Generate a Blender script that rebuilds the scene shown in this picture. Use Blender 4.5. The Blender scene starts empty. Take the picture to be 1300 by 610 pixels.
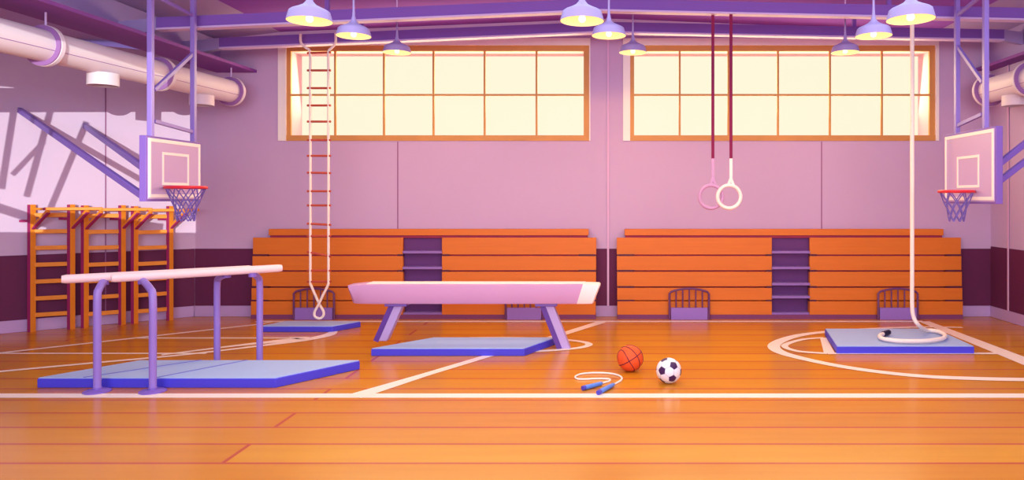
import bpy, bmesh, math, random
from mathutils import Vector, Matrix
random.seed(7)
PI = math.pi
SC = bpy.context.scene
COL = SC.collection

# ------------------------------------------------------------------ camera, world, light
CX, CY, FL, CH = 772.0, 252.0, 900.0, 2.2      # principal point and focal length in a 1300x610 frame, eye height
cam = bpy.data.cameras.new('camera'); cam_o = bpy.data.objects.new('camera', cam); COL.objects.link(cam_o)
cam_o.location = (0, 0, CH); cam_o.rotation_euler = (PI / 2, 0, 0)
cam.sensor_width = 36; cam.lens = FL / 1300 * 36
cam.shift_x = -(CX - 650) / 1300; cam.shift_y = -(305 - CY) / 1300
SC.camera = cam_o
SC.view_settings.view_transform = 'Standard'; SC.view_settings.look = 'None'
SC.view_settings.gamma = 1; SC.view_settings.use_curve_mapping = False
SC.view_settings.exposure = 0.0
w = bpy.data.worlds.new('world'); SC.world = w; w.use_nodes = True
w.node_tree.nodes['Background'].inputs[0].default_value = (0.80, 0.72, 1.0, 1)
w.node_tree.nodes['Background'].inputs[1].default_value = 0.8


def light(name, kind, loc, energy, color, **kw):
    l = bpy.data.lights.new(name, kind); l.energy = energy; l.color = color
    for k, v in kw.items():
        setattr(l, k, v)
    o = bpy.data.objects.new(name, l); COL.objects.link(o); o.location = loc
    return o


# evening sun through the unseen opening cut in the front wall behind the camera
SUN_DIR = Vector((-0.40, 0.92, -0.05)).normalized()
sun = light('sun', 'SUN', (5, -20, 6), 3.0, (0.88, 1.0, 0.78), angle=0.0015)
sun.rotation_euler = SUN_DIR.to_track_quat('-Z', 'Y').to_euler()
# added area fill just inside the front wall, behind the camera
fill_front = light('daylight', 'AREA', (0, -3.0, 3.7), 1060, (0.86, 0.95, 1.0), shape='RECTANGLE', size=15, size_y=3.2)  # added fill light, not daylight from an opening
fill_front.rotation_euler = (PI / 2, 0, 0)
# added cool overhead fill under the closed roof deck, out of view
fill_top = light('overhead_fill', 'AREA', (0, 6.0, 5.15), 300, (0.72, 0.98, 1.0), shape='RECTANGLE', size=11, size_y=5.6)

# evening daylight coming in through the two windows of the back wall
for wxc in (-3.16, 3.25):
    wl = light('window_daylight', 'AREA', (wxc, 13.62, 4.15), 170, (1.0, 0.80, 0.42), shape='RECTANGLE', size=5.4, size_y=1.5)
    wl.rotation_euler = (math.radians(-78), 0, 0)

# ------------------------------------------------------------------ helpers
def P(x, y, d):
    return Vector(((x - CX) * d / FL, d, CH - (y - CY) * d / FL))


def F(x, y, z=0.0):
    return P(x, y, (CH - z) * FL / (y - CY))


def lin(c):
    c = c / 255.0
    return c / 12.92 if c <= 0.04045 else ((c + 0.055) / 1.055) ** 2.4


def rgb(r, g, b):
    return (lin(r), lin(g), lin(b), 1)


def mat(name, col, rough=0.6, spec=0.3, metal=0.0, emit=None, estr=0.0, noise=0.0, scale=3.0, bump=0.0):
    m = bpy.data.materials.new(name); m.use_nodes = True
    nt = m.node_tree; b = nt.nodes['Principled BSDF']
    b.inputs['Base Color'].default_value = col
    b.inputs['Roughness'].default_value = rough
    b.inputs['Specular IOR Level'].default_value = spec
    b.inputs['Metallic'].default_value = metal
    if emit:
        b.inputs['Emission Color'].default_value = emit
        b.inputs['Emission Strength'].default_value = estr
    if noise > 0 or bump > 0:
        tc = nt.nodes.new('ShaderNodeTexCoord'); n = nt.nodes.new('ShaderNodeTexNoise')
        n.inputs['Scale'].default_value = scale; n.inputs['Detail'].default_value = 4
        nt.links.new(tc.outputs['Object'], n.inputs['Vector'])
        if noise > 0:
            mx = nt.nodes.new('ShaderNodeMix'); mx.data_type = 'RGBA'
            mx.inputs[6].default_value = tuple(c * (1 - noise) for c in col[:3]) + (1,)
            mx.inputs[7].default_value = tuple(min(1, c * (1 + noise)) for c in col[:3]) + (1,)
            nt.links.new(n.outputs['Fac'], mx.inputs[0]); nt.links.new(mx.outputs[2], b.inputs['Base Color'])
        if bump > 0:
            bp = nt.nodes.new('ShaderNodeBump'); bp.inputs['Strength'].default_value = bump
            nt.links.new(n.outputs['Fac'], bp.inputs['Height']); nt.links.new(bp.outputs[0], b.inputs['Normal'])
    return m


def wood(name, col, dark, rough=0.5, axis_scale=(0.6, 12, 12)):
    m = bpy.data.materials.new(name); m.use_nodes = True
    nt = m.node_tree; b = nt.nodes['Principled BSDF']
    tc = nt.nodes.new('ShaderNodeTexCoord'); mp = nt.nodes.new('ShaderNodeMapping')
    mp.inputs['Scale'].default_value = axis_scale
    n = nt.nodes.new('ShaderNodeTexNoise'); n.inputs['Scale'].default_value = 2.0; n.inputs['Detail'].default_value = 3
    mx = nt.nodes.new('ShaderNodeMix'); mx.data_type = 'RGBA'
    mx.inputs[6].default_value = dark; mx.inputs[7].default_value = col
    nt.links.new(tc.outputs['Object'], mp.inputs['Vector']); nt.links.new(mp.outputs[0], n.inputs['Vector'])
    nt.links.new(n.outputs['Fac'], mx.inputs[0]); nt.links.new(mx.outputs[2], b.inputs['Base Color'])
    b.inputs['Roughness'].default_value = rough; b.inputs['Specular IOR Level'].default_value = 0.3
    return m


class MB:
    def __init__(s):
        s.v = []; s.f = []; s.mi = []

    def add(s, vs, fs, m=0):
        k = len(s.v); s.v += [Vector(v) for v in vs]
        s.f += [tuple(i + k for i in f) for f in fs]; s.mi += [m] * len(fs)
        return s

    def box(s, x0, x1, y0, y1, z0, z1, m=0):
        return s.hexa([(x0, y0, z0), (x1, y0, z0), (x1, y1, z0), (x0, y1, z0)], [(x0, y0, z1), (x1, y0, z1), (x1, y1, z1), (x0, y1, z1)], m)

    def hexa(s, a, b, m=0):
        n = len(a)
        fs = [tuple(reversed(range(n))), tuple(range(n, 2 * n))]
        fs += [(i, (i + 1) % n, n + (i + 1) % n, n + i) for i in range(n)]
        return s.add(list(a) + list(b), fs, m)

    def prism_y(s, poly, y0, y1, m=0):            # poly: (x,z) counter-clockwise seen from -y
        return s.hexa([(p[0], y1, p[1]) for p in poly], [(p[0], y0, p[1]) for p in poly], m)

    def bar(s, a, b, wdt, hgt, up=(0, 0, 1), m=0):
        a = Vector(a); b = Vector(b); d = (b - a).normalized(); up = Vector(up)
        if abs(d.dot(up)) > 0.98:
            up = Vector((0, 1, 0))
        r = d.cross(up).normalized(); u = r.cross(d)
        q = [(-.5, -.5), (.5, -.5), (.5, .5), (-.5, .5)]
        return s.hexa([a + r * (i * wdt) + u * (j * hgt) for i, j in q], [b + r * (i * wdt) + u * (j * hgt) for i, j in q], m)

    def tube(s, pts, r, closed=False, seg=10, m=0):
        pts = [Vector(p) for p in pts]; n = len(pts)
        rs = r if isinstance(r, (list, tuple)) else [r] * n
        tang = []
        for i in range(n):
            a = pts[(i - 1) % n] if (closed or i > 0) else pts[i]
            b = pts[(i + 1) % n] if (closed or i < n - 1) else pts[i]
            tang.append((b - a).normalized())
        ref = Vector((0, 0, 1))
        if abs(tang[0].dot(ref)) > 0.9:
            ref = Vector((1, 0, 0))
        u = tang[0].cross(ref).normalized(); rings = []
        for i in range(n):
            u = (u - tang[i] * u.dot(tang[i])).normalized(); v = tang[i].cross(u)
            rings.append([pts[i] + (u * math.cos(2 * PI * k / seg) + v * math.sin(2 * PI * k / seg)) * rs[i] for k in range(seg)])
        vs = [p for rg in rings for p in rg]; fs = []
        for i in range(n if closed else n - 1):
            j = (i + 1) % n
            off = 0
            if closed and j == 0:
                off = min(range(seg), key=lambda o: (rings[0][o] - rings[i][0]).length)
            for k in range(seg):
                fs.append((i * seg + k, i * seg + (k + 1) % seg, j * seg + (k + 1 + off) % seg, j * seg + (k + off) % seg))
        if not closed:
            fs.append(tuple(reversed(range(seg)))); fs.append(tuple((n - 1) * seg + k for k in range(seg)))
        return s.add(vs, fs, m)

    def lathe(s, prof, c=(0, 0, 0), seg=40, m=0, axis='Z'):
        vs = []; fs = []
        for r, z in prof:
            for k in range(seg):
                a = 2 * PI * k / seg
                p = Vector((r * math.cos(a), r * math.sin(a), z))
                if axis == 'Y':
                    p = Vector((p.x, p.z, p.y))
                vs.append(Vector(c) + p)
        n = len(prof)
        for i in range(n - 1):
            for k in range(seg):
                f = (i * seg + k, i * seg + (k + 1) % seg, (i + 1) * seg + (k + 1) % seg, (i + 1) * seg + k)
                fs.append(f)
        return s.add(vs, fs, m)

    def obj(s, name, ms, parent=None, kind=None, bevel=0.0, smooth=True, label=None, cat=None, group=None, origin=None):
        me = bpy.data.meshes.new(name)
        o0 = Vector(origin) if origin is not None else (Vector(ORG.get(parent.name, (0, 0, 0))) if parent else Vector((0, 0, 0)))
        me.from_pydata([v - o0 for v in s.v], [], s.f)
        ms = ms if isinstance(ms, (list, tuple)) else [ms]
        for mm in ms:
            me.materials.append(mm)
        for p, i in zip(me.polygons, s.mi):
            p.material_index = i
        bm = bmesh.new(); bm.from_mesh(me)
        bmesh.ops.remove_doubles(bm, verts=bm.verts, dist=1e-6)
        bmesh.ops.recalc_face_normals(bm, faces=bm.faces); bm.to_mesh(me); bm.free()
        if smooth:
            for p in me.polygons:
                p.use_smooth = True
            me.set_sharp_from_angle(angle=math.radians(38))
        o = bpy.data.objects.new(name, me); COL.objects.link(o)
        if parent:
            o.parent = parent
            ORG[o.name] = o0
        else:
            o.location = o0; ORG[o.name] = o0
        if bevel:
            b = o.modifiers.new('bevel', 'BEVEL'); b.width = bevel; b.segments = 2; b.limit_method = 'ANGLE'
        if kind: o['kind'] = kind
        if label: o['label'] = label
        if cat: o['category'] = cat
        if group: o['group'] = group
        return o


ORG = {}


def thing(name, label, cat, loc, group=None):
    o = bpy.data.objects.new(name, None); COL.objects.link(o); o.location = loc; o.empty_display_size = .2
    o['label'] = label; o['category'] = cat
    if group: o['group'] = group
    ORG[o.name] = Vector(loc)
    return o


def copy_thing(root, loc, label):
    def cp(o, par):
        c = o.copy(); COL.objects.link(c); c.parent = par
        for ch in kids.get(o.name, []):
            cp(ch, c)
        return c
    kids = {}
    for o in list(COL.objects):
        if o.parent:
            kids.setdefault(o.parent.name, []).append(o)
    r = cp(root, None); r.location = loc; r['label'] = label
    return r


def smooth_path(pts, n=8, closed=False):
    pts = [Vector(p) for p in pts]; out = []; N = len(pts)
    for i in range(N if closed else N - 1):
        if closed:
            a, b, c, d = pts[(i - 1) % N], pts[i], pts[(i + 1) % N], pts[(i + 2) % N]
        else:
            a = pts[max(i - 1, 0)]; b = pts[i]; c = pts[i + 1]; d = pts[min(i + 2, N - 1)]
        for k in range(n):
            t = k / n
            out.append(.5 * ((2 * b) + (c - a) * t + (2 * a - 5 * b + 4 * c - d) * t * t + (3 * b - a - 3 * c + d) * t ** 3))
    if not closed:
        out.append(pts[-1])
    return out


# ------------------------------------------------------------------ materials
M_WALL = mat('wall_paint', rgb(206, 172, 212), 0.85, 0.1, noise=0.04, scale=0.7)
M_WALL2 = mat('wall_paint_pale', rgb(206, 178, 216), 0.85, 0.1, noise=0.04, scale=0.7)
M_SEAM = mat('seam_paint', rgb(150, 92, 140), 0.8, 0.1)
M_SEAML = mat('pale_strip_paint', rgb(226, 180, 222), 0.6, 0.2)
M_WAIN = mat('plum_paint', rgb(104, 42, 82), 0.7, 0.2, noise=0.06, scale=1.0)
M_BASE = mat('baseboard_paint', rgb(196, 160, 214), 0.6, 0.2)
M_DECK = mat('ceiling_violet', rgb(146, 84, 192), 0.85, 0.1, noise=0.05, scale=0.6)
M_SLOPE = mat('ceiling_lilac', rgb(176, 152, 208), 0.85, 0.1, noise=0.05, scale=0.6)
M_BEAM = mat('beam_violet', rgb(134, 92, 190), 0.6, 0.2, noise=0.05, scale=1.2)
M_FLANGE = mat('beam_flange', rgb(212, 182, 236), 0.5, 0.3)
M_EAVE = mat('eave_magenta', rgb(136, 74, 160), 0.7, 0.2, noise=0.05, scale=1.0)
M_WHITE = mat('casing_white', rgb(255, 244, 238), 0.5, 0.3)
M_WFRAME = mat('window_wood', rgb(212, 148, 84), 0.5, 0.3, noise=0.1, scale=3)
M_REVEAL = mat('reveal_plaster', rgb(236, 190, 204), 0.8, 0.1)
M_PANE = mat('sunlit_glass', (0, 0, 0, 1), 0.4, 0.2, emit=rgb(255, 246, 216), estr=1.0)
M_ORANGE = wood('bleacher_wood', rgb(230, 126, 44), rgb(216, 110, 38), 0.45)
M_GAP = mat('bleacher_gap', rgb(160, 52, 84), 0.7, 0.2)
M_DARK = mat('dark_bracket', rgb(86, 26, 60), 0.5, 0.3)
M_AISLE = mat('aisle_plum', rgb(108, 60, 122), 0.7, 0.2)
M_TREAD = mat('tread_lilac', rgb(150, 112, 190), 0.5, 0.3)
M_KICK = mat('kick_plum', rgb(130, 66, 112), 0.6, 0.2)
M_RAIL = mat('rail_purple', rgb(112, 60, 112), 0.45, 0.4)
M_RAILP = mat('rail_panel', rgb(152, 114, 200), 0.5, 0.3)
M_BARW = wood('wall_bar_wood', rgb(240, 150, 48), rgb(228, 132, 40), 0.5, (3, 3, 3))
M_CRIM = mat('crimson_shade_fittings', rgb(164, 44, 108), 0.6, 0.2)  # painted shade for wall-bar edges; also colours bolts and wall brackets
M_MATT = mat('mat_top_vinyl', rgb(168, 190, 240), 0.55, 0.25, noise=0.03, scale=2)
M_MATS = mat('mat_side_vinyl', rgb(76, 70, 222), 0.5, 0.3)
M_MATL = mat('mat_seam', rgb(118, 122, 214), 0.6, 0.2)
M_METAL = mat('lilac_steel', rgb(150, 122, 212), 0.4, 0.5)
M_METALD = mat('violet_steel', rgb(128, 96, 196), 0.4, 0.5)
M_BAR = mat('pink_rail', rgb(250, 214, 222), 0.4, 0.4)
M_PAD = mat('pommel_leather', rgb(206, 152, 200), 0.6, 0.2, noise=0.03, scale=2)
M_PADT = mat('beam_top_suede', rgb(255, 234, 236), 0.7, 0.1)
M_LEGD = mat('leg_stripe', rgb(98, 58, 156), 0.4, 0.4)
M_LEG = mat('beam_leg', rgb(190, 164, 224), 0.4, 0.4)
M_DUCT = mat('duct_sheet', rgb(226, 208, 226), 0.5, 0.35, noise=0.02, scale=1)
M_DUCTD = mat('duct_mauve', rgb(158, 108, 176), 0.6, 0.3)
M_VENTIN = mat('vent_inside', rgb(110, 50, 120), 0.7, 0.1)
M_LAMP = mat('lamp_enamel', rgb(172, 150, 212), 0.45, 0.4)
M_LAMPIN = mat('lamp_inner', rgb(255, 236, 190), 0.5, 0.3, emit=rgb(255, 228, 150), estr=0.7)
M_BULB = mat('bulb_glow', rgb(255, 250, 220), 0.4, 0.2, emit=rgb(255, 247, 205), estr=1.6)
M_BOARD = mat('backboard_acrylic', rgb(198, 168, 222), 0.3, 0.5)
M_BOARDE = mat('backboard_edge', rgb(132, 96, 190), 0.5, 0.3)
M_BLINE = mat('backboard_line', rgb(255, 240, 244), 0.5, 0.3)
M_RIM = mat('rim_red', rgb(216, 36, 60), 0.4, 0.5)
M_NET = mat('net_cord', rgb(122, 100, 184), 0.8, 0.1)
M_ROPE = mat('rope_cotton', rgb(255, 232, 226), 0.85, 0.1, noise=0.05, scale=30, bump=0.3)
M_RUNG = mat('rung_wood', rgb(190, 78, 62), 0.5, 0.3, noise=0.08, scale=10)
M_STRAP = mat('strap_maroon', rgb(134, 26, 78), 0.7, 0.2)
M_RING = mat('ring_cream', rgb(255, 236, 230), 0.5, 0.3)
M_RING2 = mat('ring_shaded', rgb(204, 152, 200), 0.5, 0.3)  # cream ring colour toned down as if in shade
M_LINE = mat('court_paint', rgb(255, 232, 224), 0.35, 0.3)
M_BBALL = mat('basketball_rubber', rgb(236, 92, 46), 0.55, 0.3, noise=0.03, scale=20, bump=0.15)
M_BSEAM = mat('basketball_seam', rgb(96, 30, 60), 0.6, 0.2)
M_SW = mat('football_white', rgb(240, 236, 246), 0.4, 0.4)
M_SB = mat('football_plum', rgb(66, 28, 84), 0.4, 0.4)
M_HAND = mat('handle_blue', rgb(92, 140, 232), 0.4, 0.4)
M_HANDE = mat('handle_tip', rgb(76, 70, 190), 0.4, 0.4)
M_BLACK = mat('rope_whipping', rgb(40, 30, 60), 0.6, 0.2)

# floor: wide varnished boards running across the hall
M_FLOOR = bpy.data.materials.new('varnished_boards'); M_FLOOR.use_nodes = True
nt = M_FLOOR.node_tree; b = nt.nodes['Principled BSDF']
tc = nt.nodes.new('ShaderNodeTexCoord')
br = nt.nodes.new('ShaderNodeTexBrick')
br.inputs['Scale'].default_value = 1.0
br.inputs['Brick Width'].default_value = 14.0
br.inputs['Row Height'].default_value = 0.46
br.inputs['Mortar Size'].default_value = 0.022
br.inputs['Mortar Smooth'].default_value = 0.3
br.inputs['Bias'].default_value = -0.1
br.inputs['Color1'].default_value = rgb(208, 132, 34)
br.inputs['Color2'].default_value = rgb(218, 150, 38)
br.inputs['Mortar'].default_value = rgb(190, 84, 50)
br.offset = 0.37
nz = nt.nodes.new('ShaderNodeTexNoise'); nz.inputs['Scale'].default_value = 1.4
mp = nt.nodes.new('ShaderNodeMapping'); mp.inputs['Scale'].default_value = (0.5, 5, 1)
mx = nt.nodes.new('ShaderNodeMix'); mx.data_type = 'RGBA'; mx.blend_type = 'MULTIPLY'
mx.inputs[0].default_value = 0.35
rmp = nt.nodes.new('ShaderNodeValToRGB')
rmp.color_ramp.elements[0].color = (0.85, 0.74, 0.7, 1); rmp.color_ramp.elements[1].color = (1, 1, 1, 1)
rmp.color_ramp.elements[0].position = .35; rmp.color_ramp.elements[1].position = .6
mp0 = nt.nodes.new('ShaderNodeMapping'); mp0.inputs['Location'].default_value = (3.2, 0.1, 0)
nt.links.new(tc.outputs['Object'], mp0.inputs['Vector']); nt.links.new(mp0.outputs[0], br.inputs['Vector'])
nt.links.new(tc.outputs['Object'], mp.inputs['Vector']); nt.links.new(mp.outputs[0], nz.inputs['Vector'])
nt.links.new(nz.outputs['Fac'], rmp.inputs[0])
nt.links.new(br.outputs['Color'], mx.inputs[6]); nt.links.new(rmp.outputs[0], mx.inputs[7])
nt.links.new(mx.outputs[2], b.inputs['Base Color'])
b.inputs['Roughness'].default_value = 0.22
b.inputs['Specular IOR Level'].default_value = 0.28

# ------------------------------------------------------------------ the hall
D = 13.2                                    # back wall
LX, RX = (248 - CX) * D / FL, (1258 - CX) * D / FL
cornL = Vector((LX, D, 0)); wl0 = F(0, 424); wdir = (wl0 - cornL).normalized(); wnor = Vector((-wdir.y, wdir.x, 0))
if wnor.x < 0: wnor = -wnor
WEND = cornL + wdir * 5.0
YF = -3.2
DECKX, DZ, RIDGE = 6.1, 5.3, 5.55

fl = MB(); fl.hexa([(WEND.x, YF, -.1), (RX, YF, -.1), (RX, D, -.1), (LX, D, -.1), (WEND.x, WEND.y, -.1)],
                   [(WEND.x, YF, 0), (RX, YF, 0), (RX, D, 0), (LX, D, 0), (WEND.x, WEND.y, 0)])
floor = fl.obj('floor', M_FLOOR, kind='structure', smooth=False)

# back wall with two openings
def wx(px): return (px - CX) * D / FL
def wz(py): return CH - (py - CY) * D / FL
OP = [(364, 748), (800, 1187)]              # outer edge of the wooden frames
ZT, ZB = wz(58), wz(179)
TH = .52
mb = MB()
xs = [LX - .4] + [wx(v) for o in OP for v in o] + [RX + .3]
for i in (0, 2, 4):
    mb.box(xs[i], xs[i + 1], D, D + TH, 0, ZT)
for i in (1, 3):
    mb.box(xs[i], xs[i + 1], D, D + TH, 0, ZB)
def deckz(x): return RIDGE - (RIDGE - DZ) * min(abs(x), DECKX) / DECKX - (0 if abs(x) < DECKX else (abs(x) - DECKX) * .12)
tp = [(xs[0], ZT), (xs[-1], ZT), (xs[-1], deckz(xs[-1])), (DECKX, DZ), (0, RIDGE), (-DECKX, DZ), (xs[0], deckz(xs[0]))]
mb.prism_y(tp, D, D + TH)
wall_back = mb.obj('wall_back', M_WALL, kind='structure', smooth=False)
mb = MB(); mb.box(LX, RX, D - .012, D, .2, wz(316)); mb.obj('wainscot', M_WAIN, wall_back, smooth=False)
mb = MB(); mb.box(LX, RX, D - .03, D, 0, .2); mb.obj('baseboard_back', M_BASE, kind='structure', bevel=.006)
mb = MB()
for px, dy in ((505, wz(180)), (1043, wz(180))):
    mb.box(wx(px) - .009, wx(px) + .009, D - .004, D, wz(316), dy)
    mb.box(wx(px) - .009, wx(px) + .009, D - .004, D, wz(46), deckz(wx(px)) - .02)
mb.obj('panel_joint', M_SEAM, wall_back, smooth=False)
mb = MB(); mb.box(wx(772) - .018, wx(772) + .018, D - .025, D - .0125, .2, RIDGE - .03)
mb.obj('cover_strip', M_SEAML, wall_back, smooth=False)

# left wall (splayed), wainscot, baseboard, joints
def slab(a, b, n, t, z0, z1, off=0.0):
    a = Vector(a); b = Vector(b); n = Vector(n)
    q = [a + n * off, b + n * off, b + n * (off - t), a + n * (off - t)]
    return [Vector((p.x, p.y, z0)) for p in q], [Vector((p.x, p.y, z1)) for p in q]
WTOP = 4.86
mb = MB(); mb.hexa(*slab(cornL - wdir * .0, WEND, wnor, .2, 0, WTOP))
mb.box(WEND.x - .2, WEND.x, YF, WEND.y + .02, 0, WTOP)
wall_left = mb.obj('wall_left', M_WALL2, kind='structure', smooth=False)
mb = MB(); mb.hexa(*slab(cornL + wdir * .012, WEND, wnor, .011, .2, wz(316), .012)); mb.obj('wainscot', M_WAIN, wall_left, smooth=False)
mb = MB(); mb.hexa(*slab(cornL + wdir * .03, WEND, wnor, .029, 0, .2, .03)); mb.obj('baseboard_left', M_BASE, kind='structure', bevel=.006)
def on_wall(px, py, off=0.0):
    # point of the left wall seen at a pixel
    q = cornL + wnor * off; r = P(px, py, 1) - Vector((0, 0, CH))
    t = (q - Vector((0, 0, 0))).dot(wnor) / Vector((r.x, r.y, 0)).dot(wnor)
    return Vector((0, 0, CH)) + r * t
mb = MB()
for px, za, zb in ((134, .2, 4.8),):
    c = on_wall(px, 250); c.z = 0
    mb.hexa(*slab(c - wdir * .008, c + wdir * .008, wnor, .006, za, zb, .017))
mb.obj('panel_joint', M_SEAM, wall_left, smooth=False)

# right wall
mb = MB()
mb.box(RX, RX + .2, YF, D, 0, 5.18)
wall_right = mb.obj('wall_right', M_WALL2, kind='structure', smooth=False)
mb = MB(); mb.box(RX - .012, RX, YF, D - .012, .2, wz(313)); mb.obj('wainscot', M_WAIN, wall_right, smooth=False)
mb = MB(); mb.box(RX - .03, RX, YF, D - .03, 0, .2); mb.obj('baseboard_right', M_BASE, kind='structure', bevel=.006)
yj = RX * FL / (1281 - CX)
mb = MB(); mb.box(RX - .022, RX - .0125, yj - .02, yj + .02, 0.2, 4.7)
mb.obj('cover_strip', M_SEAML, wall_right, smooth=False)
# front wall behind the camera, with an added opening cut to shape the sun patch
YW = YF - .2
def side(px, py):
    p = on_wall(px, py); k = (YW + .1 - p.y) / SUN_DIR.y
    return p + SUN_DIR * k
OX0, OX1, OZ0, OZ1 = side(-40, 250).x, side(252, 250).x, 2.45, side(120, 121).z
mb = MB()
mb.box(WEND.x - .2, OX0, YW, YF, 0, 5.62); mb.box(OX1, RX + .2, YW, YF, 0, 5.62)
mb.box(OX0, OX1, YW, YF, 0, OZ0); mb.box(OX0, OX1, YW, YF, OZ1, 5.62)
wall_front = mb.obj('wall_front', M_WALL, kind='structure', smooth=False)
mb = MB()  # unseen bars added to cast the shadow pattern on the left wall
for a, b_, wd in (((27, 80), (2, 240), .085), ((78, 90), (34, 250), .085), ((110, 155), (62, 270), .085),
                  ((24, 112), (70, 127), .11), ((16, 222), (56, 180), .07), ((-20, 258), (60, 284), .14), ((60, 284), (205, 300), .45)):
    mb.bar(side(*a), side(*b_), wd, .03, (0, 1, 0))
mb.obj('window_3', M_BEAM, kind='structure', smooth=False)  # added unseen shadow-casting bars, not a window

# ceiling: dark deck in the middle, lilac slopes at the sides
mb = MB()
for s in (-1, 1):
    mb.hexa([(0, YF, RIDGE), (s * DECKX, YF, DZ), (s * DECKX, YF, DZ + .1), (0, YF, RIDGE + .1)],
            [(0, D + TH, RIDGE), (s * DECKX, D + TH, DZ), (s * DECKX, D + TH, DZ + .1), (0, D + TH, RIDGE + .1)], 0)
    ex = WEND.x - .2 if s < 0 else RX + .3
    ez = deckz(ex)
    mb.hexa([(s * DECKX, YF, DZ), (ex, YF, ez), (ex, YF, ez + .1), (s * DECKX, YF, DZ + .1)],
            [(s * DECKX, D + TH, DZ), (ex, D + TH, ez), (ex, D + TH, ez + .1), (s * DECKX, D + TH, DZ + .1)], 1)
ceiling = mb.obj('ceiling', [M_DECK, M_SLOPE], kind='structure', smooth=False)

# eave beams: magenta soffit board with a lilac fascia above it
def eave(p0, p1, wo, z, ztop):
    wo = Vector(wo); up = Vector((0, 0, 1))
    m = MB(); q = [p0, p0 + wo, p1 + wo, p1]
    m.hexa(q, [p + up * .05 for p in q]); e = m.obj('eave_beam', M_EAVE, kind='structure', smooth=False)
    ins = wo.normalized() * (wo.length - .06)
    q = [p + up * .05 for p in (p0 + ins, p0 + wo, p1 + wo, p1 + ins)]
    m = MB(); m.hexa(q, [p + up * (ztop - z - .05) for p in q]); m.obj('fascia', M_SLOPE, e, smooth=False)
a0 = Vector((-6.54, D, 4.54)); a1 = Vector((-6.72, 8.7, 4.54)); dr = (a1 - a0).normalized(); a1 = a0 + dr * 14
eave(a0, a1, (-.74, 0, 0), 4.54, 5.14)
eave(Vector((6.83, D, 4.57)), Vector((6.83, YF, 4.57)), (RX - 6.83, 0, 0), 4.57, 5.18)

# two cross beams with pale lower flange and haunches to the eaves
def cross_beam(d, left, ridge, right, hpx, thick):
    pl, pr, pm = P(*left, d), P(*right, d), P(760, ridge, d)
    h = hpx * d / FL; fh = .028
    root = None
    m1 = MB(); m2 = MB(); m3 = MB()
    for a, b_ in ((pl, pm), (pm, pr)):
        m1.prism_y([(a.x, a.z + fh), (b_.x, b_.z + fh), (b_.x, b_.z + h), (a.x, a.z + h)], d, d + thick)
        m2.prism_y([(a.x, a.z), (b_.x, b_.z), (b_.x, b_.z + fh), (a.x, a.z + fh)], d - .012, d + thick + .012)
    o = m1.obj('ceiling_beam', M_BEAM, kind='structure', smooth=False)
    m2.obj('flange', M_FLANGE, o, smooth=False)
    lx = -7.2 - (D - d) * .04
    m3.prism_y([(lx, pl.z - .10), (pl.x, pl.z), (pl.x, pl.z + h), (lx, pl.z + h - .06)], d + .01, d + thick - .01)
    m3.prism_y([(pr.x, pr.z), (7.06, pr.z - .06), (7.06, pr.z + h - .04), (pr.x, pr.z + h)], d + .01, d + thick - .01)
    m3.obj('haunch', M_SLOPE, o, smooth=False)
    # posts to the deck hidden in the depth of the roof
    m4 = MB()
    for x in (-4.2, 0.02, 4.2):
        zb = pm.z + (pl.z - pm.z) * abs(x) / 6.7
        m4.box(x - .03, x + .03, d + .03, d + thick - .03, zb + h - .02, deckz(x) + .02)
    m4.obj('hanger', M_BEAM, o, smooth=False)
    return pl, pm, pr, h
B1 = cross_beam(10.55, (198, 38), 14, (1352, 27), 16, .12)
B2 = cross_beam(12.05, (278, 62), 41.5, (1275, 51.5), 14, .12)

# windows
def window(n, x0, x1, cols, casing):
    X0, X1 = wx(x0), wx(x1)
    px = D / FL
    m = MB(); t = .05
    ft, fb, fs = 7 * px, 7 * px, 5 * px
    m.box(X0, X0 + fs, D + .0, D + t, ZB, ZT); m.box(X1 - 7 * px, X1, D, D + t, ZB, ZT)
    m.box(X0, X1, D - .001, D + t + .001, ZT - ft, ZT); m.box(X0, X1, D - .02, D + t, ZB, ZB + fb)
    wo = m.obj('window_%d' % n, M_WFRAME, kind='structure', smooth=False)
    m = MB()
    for c in cols:
        m.box(wx(c) - .018, wx(c) + .018, D + .01, D + .045, ZB + fb, ZT - ft)
    m.box(X0 + fs, X1 - fs, D + .008, D + .047, wz(120.5) - .018, wz(120.5) + .018)
    m.obj('glazing_bars', M_WFRAME, wo, smooth=False)
    m = MB()
    m.box(X0 + .001, X0 + fs, D + .05, D + TH, ZB, ZT); m.box(X1 - 7 * px, X1 - .001, D + .05, D + TH, ZB, ZT)
    m.box(X0, X1, D + .05, D + TH, ZT - ft, ZT - .001); m.box(X0, X1, D + .05, D + TH, ZB + .001, ZB + fb)
    m.obj('reveal', M_REVEAL, wo, smooth=False)
    m = MB(); m.box(X0, X1, D + TH - .03, D + TH - .015, ZB, ZT)
    m.obj('pane', M_PANE, wo, smooth=False)
    m = MB(); l, r = casing
    m.box(X0 - l * px, X0, D - .04, D - .0005, ZB, ZT + 9 * px)
    m.box(X0, X1, D - .04, D - .0005, ZT, ZT + 9 * px)
    m.box(X1, X1 + r * px, D - .04, D - .0005, ZB, ZT + 9 * px)
    m.obj('casing', M_WHITE, wo, smooth=False)
window(1, 364, 748, (425, 487, 550, 615, 681), (10, 1.5))
window(2, 800, 1187, (863, 925, 988, 1054, 1120), (9, 4))

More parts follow.
